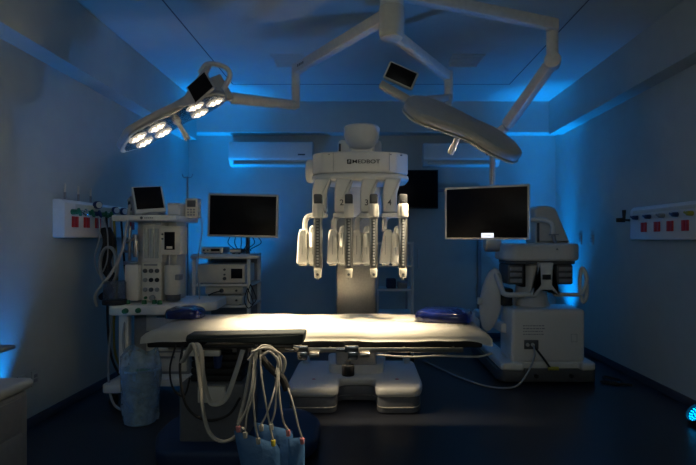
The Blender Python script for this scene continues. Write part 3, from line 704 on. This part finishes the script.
tips = [(238, 426, PINK, [(255, 349), (252, 385), (246, 410)], 'thin cord at left of the bunch with a pink tip'),
        (245, 432, HOSE, [(256, 352), (254, 390), (247, 415)], 'thin cord second from left with a pale tip'),
        (258, 438, HOSE, [(258, 350), (253, 385), (255, 420)], 'thin cord third from left with a pale tip'),
        (273, 440, YTIP, [(260, 350), (262, 380), (268, 415)], 'thin cord with a bright yellow tip'),
        (288, 430, PINK, [(279, 358), (279, 390), (283, 420)], 'thin cord with a faint pink tip right of the yellow one'),
        (302, 438, PINK, [(285, 380), (292, 400), (298, 425)], 'thin cord reaching farthest right with a pink tip'),
        (271, 424, HOSE, [(278, 352), (277, 385), (275, 410)], 'thin cord falling behind the yellow-tipped one'),
        (261, 425, HOSE, [(278, 372), (273, 395), (266, 415)], 'thin cord curling left from the black strap')]
for i, (px, py, m_, mid, lb) in enumerate(tips):
    Y = 2.76+.004*i
    e = Q(px, py, Y)
    t = thing('connector_cord', lb, 'cord', e, 'cords with coloured tips')
    MB().tube([Q(a, b_, Y+(.14 if k == 0 else .03 if k == 1 else .0)) for k, (a, b_) in enumerate(mid)]+[e], .0052, 8, 5).build('cord', HOSE, t)
    MB().rod(e, e+Vector((.002, 0, -.032)), .013, .011, 12, .002).build('tip', m_, t)
for k, pts in enumerate(([(248, 360), (262, 346), (275, 350), (281, 365), (277, 380)], [(252, 352), (268, 348), (284, 358), (283, 372), (275, 378)], [(262, 356), (270, 352), (278, 362), (276, 374)])):
    hose('cord_loop', [Q(a, b_, 2.91-.02*k) for a, b_ in pts], .007, HOSE, ['largest pale cord loop over the top of the cord bunch', 'middle pale cord loop at the top of the cord bunch', 'smallest pale cord loop at the top of the cord bunch'][k], 'cord', 'loops at the top of the cord bunch')
def sleeve(poly, y0, label, m=SLEEVE, lean=.05):
    # soft pouch with a rounded section hanging from its cords
    b = bmesh.new(); n = 14; P = [Vector((x, z)) for x, z in poly]   # tl, tr, br, bl
    F = []; Bk = []
    for i in range(n+1):
        rf = []; rb = []
        for j in range(n+1):
            s, t_ = i/n, j/n
            p = P[0].lerp(P[1], s).lerp(P[3].lerp(P[2], s), t_)
            e = min(s, 1-s, t_, 1-t_)*2
            th = .028*max(0, e)**.5+.006*math.sin(9*s+6*t_)*e
            rf.append(b.verts.new((p.x, y0-th-lean*t_, p.y))); rb.append(b.verts.new((p.x, y0+th-lean*t_, p.y)))
        F.append(rf); Bk.append(rb)
    for i in range(n):
        for j in range(n):
            b.faces.new((F[i][j], F[i+1][j], F[i+1][j+1], F[i][j+1])); b.faces.new((Bk[i][j], Bk[i][j+1], Bk[i+1][j+1], Bk[i+1][j]))
    bmesh.ops.remove_doubles(b, verts=b.verts[:], dist=.0005)
    bmesh.ops.recalc_face_normals(b, faces=b.faces[:])
    mm = MB(); mm.add(b)
    return tag(mm.build('compression_sleeve', m, None, 70), label, 'sleeve', 'blue compression sleeves')
def XZp(*pp): return [((a-363)*2.85/520, CZ-(b_-240)*2.85/520) for a, b_ in pp]
sleeve(XZp((236, 427), (281, 441), (284, 492), (252, 492)), 2.80, 'front blue sleeve under the yellow-tipped cord')
sleeve(XZp((252, 424), (292, 433), (296, 488), (262, 488)), 2.885, 'blue sleeve tucked behind the front one')
sleeve(XZp((288, 438), (305, 436), (306, 488), (290, 488)), 2.84, 'narrow blue sleeve at the far right of the cord bunch')
# things under left end of table
t = thing('table_bracket', 'white bracket with navy holder under the table left end', 'bracket', tuple(Q(203, 352, 3.1)))
MB().box(-1.09, -.86, 3.12, 3.16, .70, .735, .008).build('bracket', WHITE, t)
MB().rod((-.885, 3.17, .62), (-.885, 3.17, .70), .022, .028, 14, .004).build('holder', BVALVE, t)
hose('table_cable', [Q(176, 345, 3.12), Q(170, 368, 3.1), Q(173, 388, 3.1), Q(184, 396, 3.12), Q(190, 378, 3.2)], .006, RUBBER, 'thin black cable looping beneath the table left end', 'cable', 'black loops under the table')
hose('table_cable', [Q(183, 346, 3.14), Q(180, 370, 3.08), Q(186, 405, 3.05), Q(205, 420, 3.06), Q(228, 415, 3.1), Q(240, 398, 3.2)], .008, RUBBER, 'black cable sweeping in front of the table pedestal', 'cable', 'black loops under the table')

# ---------------------------------------------------------------- ceiling light system
CS = thing('ceiling_light_mount', 'white ceiling column carrying three jointed arms at top centre', 'ceiling mount', (.19, 3.42, ZC))
HX, HY = .19, 3.42
MB().rod((HX, HY, 2.74), (HX, HY, 2.93), .083, .083, 32, .008).build('hub_lower', CREAM, CS)
MB().rod((HX, HY, 2.93), (HX, HY, 3.0), .079, .079, 32).build('hub_ring', WHITE, CS)
MB().rod((HX, HY, 3.0), (HX, HY, ZC), .088, .088, 32, .006).build('hub_upper', WHITE, CS)
MB().rod((HX, HY, 3.25), (HX, HY, ZC), .16, .18, 32, .006).build('ceiling_flange', WHITE, CS)
MB().rod((HX, HY, 2.725), (HX, HY, 2.742), .072, .080, 32).build('hub_cap', CREAM, CS)
# left lamp arm
E1 = Vector((-.575, 4.52, 2.885))
MB().bar((HX-.03, HY+.05, 2.895), E1, .075, .085, .014).build('extension_arm', ARM, CS)
sl = MB(); d1 = (E1-Vector((HX-.03, HY+.05, 2.895))).normalized(); n1 = Vector((-d1.y, d1.x, 0)); q = Vector((HX, HY, 2.895)).lerp(E1, .86)
for k in range(4): sl.bar(q+d1*(.03*k)-n1*.0, q+d1*(.03*k+.018), .078, .02, 0)
sl.build('arm_lettering', DGREY, CS)
MB().rod((-.585, 4.53, 2.55), (-.585, 4.53, 2.93), .037, .037, 20, .008).build('elbow_post', ARM, CS)
MB().rod((-.585, 4.53, 2.575), (-1.045, 4.12, 2.525), .040, .046, 20, .012).build('spring_arm', ARM, CS)
MB().tube([(-1.03, 4.13, 2.53), (-1.11, 4.05, 2.515), (-1.15, 3.99, 2.52)], .028, 12).build('arm_joint', ARM, CS)
MB().tube([(-1.13, 4.06, 2.515), (-1.07, 4.06, 2.61), (-1.035, 4.05, 2.69), (-1.08, 4.03, 2.745), (-1.18, 3.96, 2.74), (-1.20, 3.84, 2.64)], .020, 12).build('yoke', ARM, CS)
MB().ball((-1.12, 4.05, 2.47), .022).build('yoke_knob', BVALVE, CS)
# right lamp arm
E2 = Vector((.665, 4.12, 2.70))
MB().bar((HX+.03, HY+.05, 2.76), E2, .065, .07, .012).build('extension_arm', ARM, CS)
MB().rod((.68, 4.13, 2.49), (.68, 4.13, 2.74), .037, .034, 20, .008).build('elbow_post', ARM, CS)
MB().bar((.68, 4.11, 2.53), (.60, 3.66, 2.33), .05, .05, .01).build('spring_arm', ARM, CS)
# monitor arm
E3 = Vector((1.43, 3.84, 2.985))
MB().bar((HX+.03, HY+.03, 3.04), E3, .07, .085, .014).build('extension_arm', ARM, CS)
MB().rod((1.405, 3.86, 2.69), (1.405, 3.86, 3.03), .043, .043, 20, .01).build('elbow_post', ARM, CS)
MB().rod((1.385, 3.80, 2.72), (1.42, 3.90, 2.72), .06, .06, 22, .01).build('pivot_joint', ARM, CS)
MB().bar((1.39, 3.87, 2.70), (1.17, 4.25, 2.33), .075, .09, .02).build('spring_arm', ARM, CS)
MB().rod((1.085, 4.36, 1.86), (1.085, 4.36, 2.27), .024, .024, 18).build('drop_post', ARM, CS)
MB().bar((1.17, 4.25, 2.32), (1.085, 4.36, 2.26), .06, .07, .014).build('post_joint', ARM, CS)

RM = thing('display_monitor', 'wide flat monitor with white notice on screen, hung from the ceiling arm', 'monitor', (1.02, 4.32, 1.40))
panel(RM, .70, .445, .035, .018, CREAM, 1.015, 4.30, 1.625, -26, 0, (-.035+.0, .065, -.205, -.168))
for o in RM.children: pass
MB().box(1.03, 1.13, 4.345, 4.40, 1.55, 1.70, .01).build('mount_plate', GREY, RM)
MB().bar((1.085, 4.37, 1.68), (1.085, 4.37, 1.88), .05, .04, .01).build('mount_bracket', ARM, RM)

# lamp heads -------------------------------------------------------------
def lamp_head(T, label, outline, bend, leds, handle, lit=True):
    """T: local (u along, v across, w towards the lit side) -> world; outline polygon; bend(u) gives the fold of the head."""
    root = thing('surgical_lamp', label, 'surgical lamp', tuple(T.translation), 'surgical lamps')
    def warp(mb):
        for v in mb.bm.verts:
            v.co.z += bend(v.co.x, v.co.y)
        bmesh.ops.transform(mb.bm, matrix=T, verts=mb.bm.verts)
        return mb
    def grid_plate(scale, w0, w1, bev):
        # subdivided plate so that it can be folded
        m = MB(); b = bmesh.new()
        P = [(x*scale, y*scale) for x, y in outline]
        b2 = [b.verts.new((x, y, 0)) for x, y in P]; f = b.faces.new(b2)
        n = 12
        for k in range(1, n):
            x = min(p[0] for p in P)+(max(p[0] for p in P)-min(p[0] for p in P))*k/n
            bmesh.ops.bisect_plane(b, geom=b.verts[:]+b.edges[:]+b.faces[:], plane_co=(x, 0, 0), plane_no=(1, 0, 0))
        r = bmesh.ops.extrude_face_region(b, geom=b.faces[:])
        vs = [g for g in r['geom'] if isinstance(g, bmesh.types.BMVert)]
        for v in b.verts: v.co.z = w0
        for v in vs: v.co.z = w1
        bmesh.ops.recalc_face_normals(b, faces=b.faces[:])
        es = [e for e in b.edges if len(e.link_faces) == 2 and e.calc_face_angle(0) > R(60) and abs(e.verts[0].co.z-e.verts[1].co.z) < 1e-5]
        bmesh.ops.bevel(b, geom=es, offset=bev, segments=3, profile=.5, affect='EDGES')
        m.add(b); return m
    warp(grid_plate(1, -.035, .022, .02)).build('housing', LAMPBODY, root)
    warp(grid_plate(1.0, .024, .034, .004)).build('rim', CREAM, root)
    warp(grid_plate(.93, .032, .040, .003)).build('lens_cover', LENS, root)
    for (u, v, r) in leds:
        m = MB(); m.lathe([(r, .036), (r, .043), (r*.75, .047), (0, .0475)], (u, v, 0), 20)
        L = warp(m).build('lens', LENSLIT, root)
        m = MB()
        for k in range(7):
            a = k*math.pi/3; rr = 0 if k == 6 else r*.55
            m.lathe([(r*.2, .046), (r*.2, .050), (0, .051)], (u+rr*math.cos(a), v+rr*math.sin(a), 0), 10)
        warp(m).build('led', WLED, L)
    m = MB(); m.lathe([(.030, .03), (.030, .055), (.017, .07), (.017, handle*.7), (.022, handle*.8), (.022, handle), (.0, handle)], (0, 0, 0), 18)
    hm = m
    bmesh.ops.transform(hm.bm, matrix=T, verts=hm.bm.verts); hm.build('handle', ARM, root)
    return root, warp
def frame(c, u, n):
    u = Vector(u).normalized(); n = Vector(n); n = (n-u*n.dot(u)).normalized(); v = n.cross(u)
    return Matrix.Translation(c) @ Matrix((u, v, n)).transposed().to_4x4()
petal_left = rounded([(-.46, -.03), (-.32, -.21), (-.04, -.19), (.06, -.17), (.20, -.22), (.36, -.16), (.42, 0), (.36, .16), (.20, .22), (.06, .17), (-.04, .19), (-.32, .21), (-.46, .03)], .05, 4)
petal = rounded([(-.40, -.10), (-.30, -.24), (-.04, -.20), (.06, -.17), (.20, -.22), (.36, -.16), (.42, 0), (.36, .16), (.20, .22), (.06, .17), (-.04, .20), (-.30, .24), (-.40, .10)], .06, 4)
TL = frame((-1.40, 3.85, 2.32), (.84, .12, .49), (.47, .06, -.88))
LL, wl = lamp_head(TL, 'long surgical lamp with lit lenses at upper left, aimed at the table', petal_left, lambda u, v: .10*abs(u)*abs(u)*1.2,
    [(-.29, -.08, .07), (-.29, .10, .07), (-.14, -.11, .07), (-.14, .08, .07), (.17, -.10, .07), (.17, .10, .07), (.31, 0, .07)], .20)
m = MB(); m.box(.30, .46, -.20, -.16, -.20, .01, .012); wl(m).build('console_bracket', LAMPBODY, LL)
# control screen on the near end of the left lamp
Tc = Matrix.Translation(W(200.5, 87.5, 3.62)) @ Matrix.Rotation(R(28), 4, 'Y') @ Matrix.Rotation(R(18), 4, 'Z')
c = MB().prism([(-.035, -.118), (.098, .004), (.030, .118), (-.10, .0)], -.004, .035, .006, M=Matrix.Translation(W(200.5, 87.5, 3.62)) @ XZ); c = c.build('control_box', LAMPBODY, LL)
MB().prism([(-.033, -.105), (.088, .004), (.028, .105), (-.088, .0)], -.008, -.003, 0, M=Matrix.Translation(W(200.5, 87.5, 3.62)) @ XZ).build('control_screen', SCREEN, LL)
mm = MB(); mm.prism([(-.17, -.12), (-.05, -.10), (.035, .12), (.06, .17), (.02, .165), (-.10, 0)], .035, .08, .012, M=Matrix.Translation(W(200.5, 87.5, 3.62)) @ XZ); mm.build('control_housing', LAMPBODY, LL)
TR = frame((.64, 3.30, 2.125), (.90, .0, -.40), (-.30, .50, -.80))
LR, wr = lamp_head(TR, 'grey surgical lamp seen from behind at upper right, lower rim lit', petal, lambda u, v: .20*max(0, u)**1.5*.6+.12*max(0, -u)**2,
    [(-.29, -.08, .07), (-.29, .10, .07), (-.14, -.11, .07), (-.14, .08, .07), (.17, -.10, .07), (.17, .10, .07), (.31, 0, .07)], .20)
mb = MB(); mb.bar(W(415, 104, 3.42), W(380, 84, 3.42), .05, .055, .012); mb.build('console_arm', LAMPBODY, LR)
Tc = Matrix.Translation(W(401, 75, 3.40)) @ Matrix.Rotation(R(24), 4, 'Y')
MB().box(-.105, .105, 0, .045, -.062, .062, .014, 3, M=Tc).build('control_box', CREAM, LR)
MB().box(-.092, .092, -.004, .002, -.050, .050, .002, M=Tc).build('control_screen', SCREEN, LR)
MB().bar(W(425, 100, 3.5), W(446, 98, 3.68), .06, .05, .012).build('neck', LAMPBODY, LR)

# ---------------------------------------------------------------- surgeon console at right
SCN = thing('surgeon_console', 'bulky white surgeon console with handlebar in the back right corner', 'surgeon console', (1.8, 5.6, 0))
MB().prism(rounded([(1.36, 5.06), (2.26, 5.06), (2.30, 5.15), (2.30, 6.5), (1.34, 6.5), (1.32, 5.15)], .08), .015, .13, .015).build('base_skirt', DGREY, SCN)
MB().prism(rounded([(1.34, 5.05), (1.56, 5.03), (1.56, 5.10), (2.12, 5.10), (2.12, 5.03), (2.27, 5.05), (2.28, 6.0), (1.60, 6.0), (1.60, 5.6), (1.53, 5.6), (1.53, 6.55), (1.36, 6.55)], .05), .13, .205, .02, seg=3).build('base_cover', WHITE, SCN)
MB().box(1.46, 2.18, 5.10, 5.55, .195, .72, .035, 4).build('rear_cabinet', WHITE, SCN)
MB().box(1.57, 2.10, 5.045, 5.075, .03, .15, .004).build('connector_bay', DGREY, SCN)
for x in (1.68, 2.02): MB().rod((x, 5.045, .08), (x, 5.03, .08), .022, .02, 14).build('foot_port', BLACK, SCN)
sk = MB().box(1.58, 1.72, 5.09, 5.104, .33, .42, .004).build('socket_panel', DGREY, SCN)
for x in (1.61, 1.66): MB().rod((x, 5.092, .375), (x, 5.07, .375), .018, .016, 14, .002).build('plug', CREAM, sk)
ln = MB()
for r_ in range(4):
    x = 1.57
    while x < 1.76: 
        wd = random.uniform(.012, .03); ln.box(x, x+wd, 5.098, 5.1005, .47+.028*r_, .480+.028*r_, 0); x += wd+.008
ln.build('warning_label', GREY, SCN)
f = MB(); f.box(2.04, 2.10, 5.098, 5.1005, .40, .403, 0); f.box(2.04, 2.10, 5.098, 5.1005, .475, .478, 0); f.box(2.04, 2.043, 5.098, 5.1005, .40, .478, 0); f.box(2.097, 2.10, 5.098, 5.1005, .40, .478, 0); f.build('label_outline', GREY, SCN)
MB().bar((1.44, 5.3, .50), (1.40, 6.45, .50), .07, .10, .02).build('side_beam', WHITE, SCN)
MB().box(1.35, 1.43, 6.35, 6.48, .2, .52, .02).build('beam_post', WHITE, SCN)
MB().lathe([(.20, .70), (.17, .78), (.15, .95), (.14, 1.19)], (1.77, 5.48, 0), 32).build('neck', WHITE, SCN)
MB().box(1.42, 1.55, 5.35, 5.7, .72, .90, .02).build('lower_mechanism', BLACK, SCN)
hp = [(1.42, 5.28), (1.50, 5.17), (2.10, 5.17), (2.20, 5.28), (2.20, 5.75), (1.45, 5.75)]
b = MB(); b.prism(rounded(hp, .05), 1.19, 1.365, .03, seg=3); b.build('head_shell', WHITE, SCN)
MB().prism(rounded([(1.45, 5.30), (1.52, 5.20), (2.08, 5.20), (2.17, 5.30), (2.17, 5.7), (1.48, 5.7)], .05), 1.155, 1.192, .008).build('head_underside', DGREY, SCN)
for x0, x1 in ((1.46, 1.62), (1.95, 2.12)):
    q = MB().box(x0, x1, 5.24, 5.6, .95, 1.155, .02).build('arm_mechanism', DGREY, SCN)
    for k in range(3): MB().box(x0+.02, x1-.02, 5.225, 5.242, .97+.06*k, 1.01+.06*k, .006).build('mechanism_cover', GREY, q)
MB().box(1.61, 1.66, 5.30, 5.5, .92, 1.16, .01).build('inner_strut', BLACK, SCN)
br = MB(); br.prism(rounded([(1.735, 1.175), (1.88, 1.175), (1.87, .96), (1.95, .88), (1.95, .84), (1.90, .84), (1.86, .90), (1.75, .90), (1.71, .84), (1.66, .84), (1.66, .88), (1.745, .96)], .012), 5.12, 5.20, .01, M=XZ)
br = br.build('centre_bracket', WHITE, SCN)
MB().box(1.765, 1.85, 5.115, 5.122, 1.01, 1.06, .004).build('bracket_window', BLACK, br)
MB().tube([(1.36, 5.30, 1.05), (1.385, 5.20, .92), (1.42, 5.15, .86), (1.66, 5.15, .86)], .026, 12).build('handlebar', WHITE, SCN)
MB().tube([(1.95, 5.15, .86), (2.14, 5.15, .86), (2.20, 5.18, .90), (2.235, 5.2, 1.02), (2.20, 5.22, 1.12), (2.185, 5.24, 1.0), (2.185, 5.22, .86), (2.20, 5.2, .78), (2.235, 5.2, .84), (2.24, 5.2, .96)], .020, 12).build('handlebar', WHITE, SCN)
MB().rod((1.50, 5.15, .85), (1.50, 5.15, .76), .022, .018, 14, .003).build('handle_grip', GREY, SCN)
e = MB(); e.ball((0, 0, 0), 1, (.115, .035, .33), 28, None)
bmesh.ops.transform(e.bm, matrix=Matrix.Translation((1.335, 5.42, .78)) @ Matrix.Rotation(R(8), 4, 'Y') @ Matrix.Rotation(R(-20), 4, 'Z'), verts=e.bm.verts)
e.build('side_shield', WHITE, SCN)
MB().box(1.19, 1.24, 5.40, 5.46, .73, .80, .01).build('shield_knob', WHITE, SCN)
hood = MB(); hood.prism(rounded([(1.82, 1.36), (2.20, 1.36), (2.04, 1.74), (1.97, 1.765), (1.86, 1.765), (1.82, 1.73)], .03), 5.50, 5.85, .03, M=XZ, seg=3); hood.build('viewer_hood', CREAM, SCN)
MB().box(1.838, 1.862, 5.485, 5.505, 1.38, 1.58, .003).build('hood_slot', DGREY, SCN)
MB().tube([(1.74, 5.40, 1.61), (1.86, 5.36, 1.61), (1.935, 5.33, 1.57), (1.945, 5.32, 1.49), (1.93, 5.30, 1.44)], .024, 12).build('head_grip', WHITE, SCN)
g = MB(); g.rod((1.945, 5.30, 1.46), (1.945, 5.30, 1.45), .05, .05, 18); g.rod((1.94, 5.30, 1.45), (1.93, 5.17, 1.30), .022, .012, 12); g.build('grip_lever', GREY, SCN)
MB().rod((1.28, 5.5, 1.36), (1.45, 5.5, 1.36), .085, .085, 26, .03).build('headrest_roll', WHITE, SCN)
hose('power_cable', [(1.66, 5.06, .375), (1.65, 5.0, .28), (1.56, 4.93, .14), (1.42, 4.86, .03), (1.20, 4.92, .012), (.98, 5.25, .012), (.80, 5.7, .012), (.70, 6.0, .012)], .009, GHOSE, 'pale grey cable running from the surgeon console across the floor', 'cable')
hose('power_cable', [(1.67, 5.07, .36), (1.74, 5.02, .26), (1.80, 5.0, .17)], .011, RUBBER, 'short black cable dropping behind the surgeon console', 'cable')
tag(MB().rod((1.78, 5.005, .165), (1.88, 4.995, .165), .018, .018, 12, .004).build('cable_connector', YELLOW), 'small yellow connector at the rear foot of the surgeon console', 'connector')
hose('floor_cable', [(2.33, 5.1, .012), (2.45, 5.0, .012), (2.55, 5.15, .012), (2.46, 5.3, .012), (2.40, 5.12, .012), (2.58, 4.98, .012)], .010, RUBBER, 'black cable coiled on the floor right of the surgeon console', 'cable')

# ---------------------------------------------------------------- left foreground cart
FC = thing('supply_cart', 'grey cart with rounded top in the near left corner', 'cart', (-1.98, 2.3, 0))
MB().box(-2.38, -1.68, 1.75, 2.62, .09, .655, .03, 3).build('body', GREY, FC)
MB().box(-2.42, -1.665, 1.72, 2.64, .655, .705, .022, 4).build('top', CREAM, FC)
for x in (-2.3, -1.8):
    for y in (1.85, 2.5): MB().rod((x-.02, y, .045), (x+.02, y, .045), .045, .045, 18, .005).build('caster', RUBBER, FC)
for k in range(3):
    dr = MB().box(-1.682, -1.668, 1.80, 2.55, .12+.175*k, .28+.175*k, .006).build('drawer', GREY, FC)
    MB().box(-1.668, -1.655, 2.05, 2.3, .22+.175*k, .24+.175*k, .004).build('handle', DGREY, dr)
MB().rod((-2.36, 2.55, .70), (-2.36, 2.55, .84), .02, .02, 14).build('shelf_post', GREY, FC)
MB().rod((-2.0, 2.60, .70), (-2.0, 2.60, .84), .015, .015, 14).build('shelf_post', GREY, FC)
MB().box(-2.42, -1.80, 2.36, 2.70, .835, .858, .008).build('raised_shelf', GREY, FC)
kp = thing('tablet_device', 'flat black device lying on the near left cart', 'device', (-1.95, 2.5, .706))
MB().box(-2.2, -1.83, 2.40, 2.57, .706, .722, .006).build('casing', BLACK, kp)
MB().box(-2.18, -1.85, 2.42, 2.55, .722, .725, .001).build('screen', SCREEN, kp)

# ---------------------------------------------------------------- blue LED uplights
def par(loc, target, label, led=LED):
    root = thing('stage_uplight', label, 'stage light', (loc[0], loc[1], 0), 'blue stage uplights')
    p = Vector(loc); n = (Vector(target)-p).normalized()
    B = basis(n)
    P = p-n*.045
    body = MB(); body.lathe([(.045, -.085), (.060, -.07), (.078, 0), (.082, .030), (.076, .030), (.070, .004), (0, .004)], P, 28, B); body.build('can', BLACK, root)
    l = MB()
    for (nn, rr) in ((1, 0), (6, .022), (12, .044), (16, .062)):
        for k in range(nn):
            a = 2*math.pi*k/nn; q = P+B @ Vector((rr*math.cos(a), rr*math.sin(a), .006)); l.rod(q, q+n*.006, .0065, .005, 8)
    l.build('led_array', led, root)
    s = MB(); side = Vector((-n.y, n.x, 0)); side = side.normalized() if side.length > .01 else Vector((1, 0, 0))
    s.tube([P+side*.09, P+side*.095+Vector((0, 0, -.05)), Vector((P.x, P.y, .008))+side*.07, Vector((P.x, P.y, .008))-side*.07, P-side*.095+Vector((0, 0, -.05)), P-side*.09], .006, 8, 3)
    s.build('floor_bracket', BLACK, root)
    return root
par(UP['back_left'][0], UP['back_left'][1], 'blue stage uplight on the floor behind the anesthesia machine')
par(UP['back_right'][0], UP['back_right'][1], 'blue stage uplight in the back right corner behind the console')
par(UP['left_wall'][0], UP['left_wall'][1], 'blue stage uplight at the left wall behind the near cart')
par(UP['right_wall'][0], UP['right_wall'][1], 'blue stage uplight with visible lit diodes at the lower right edge')
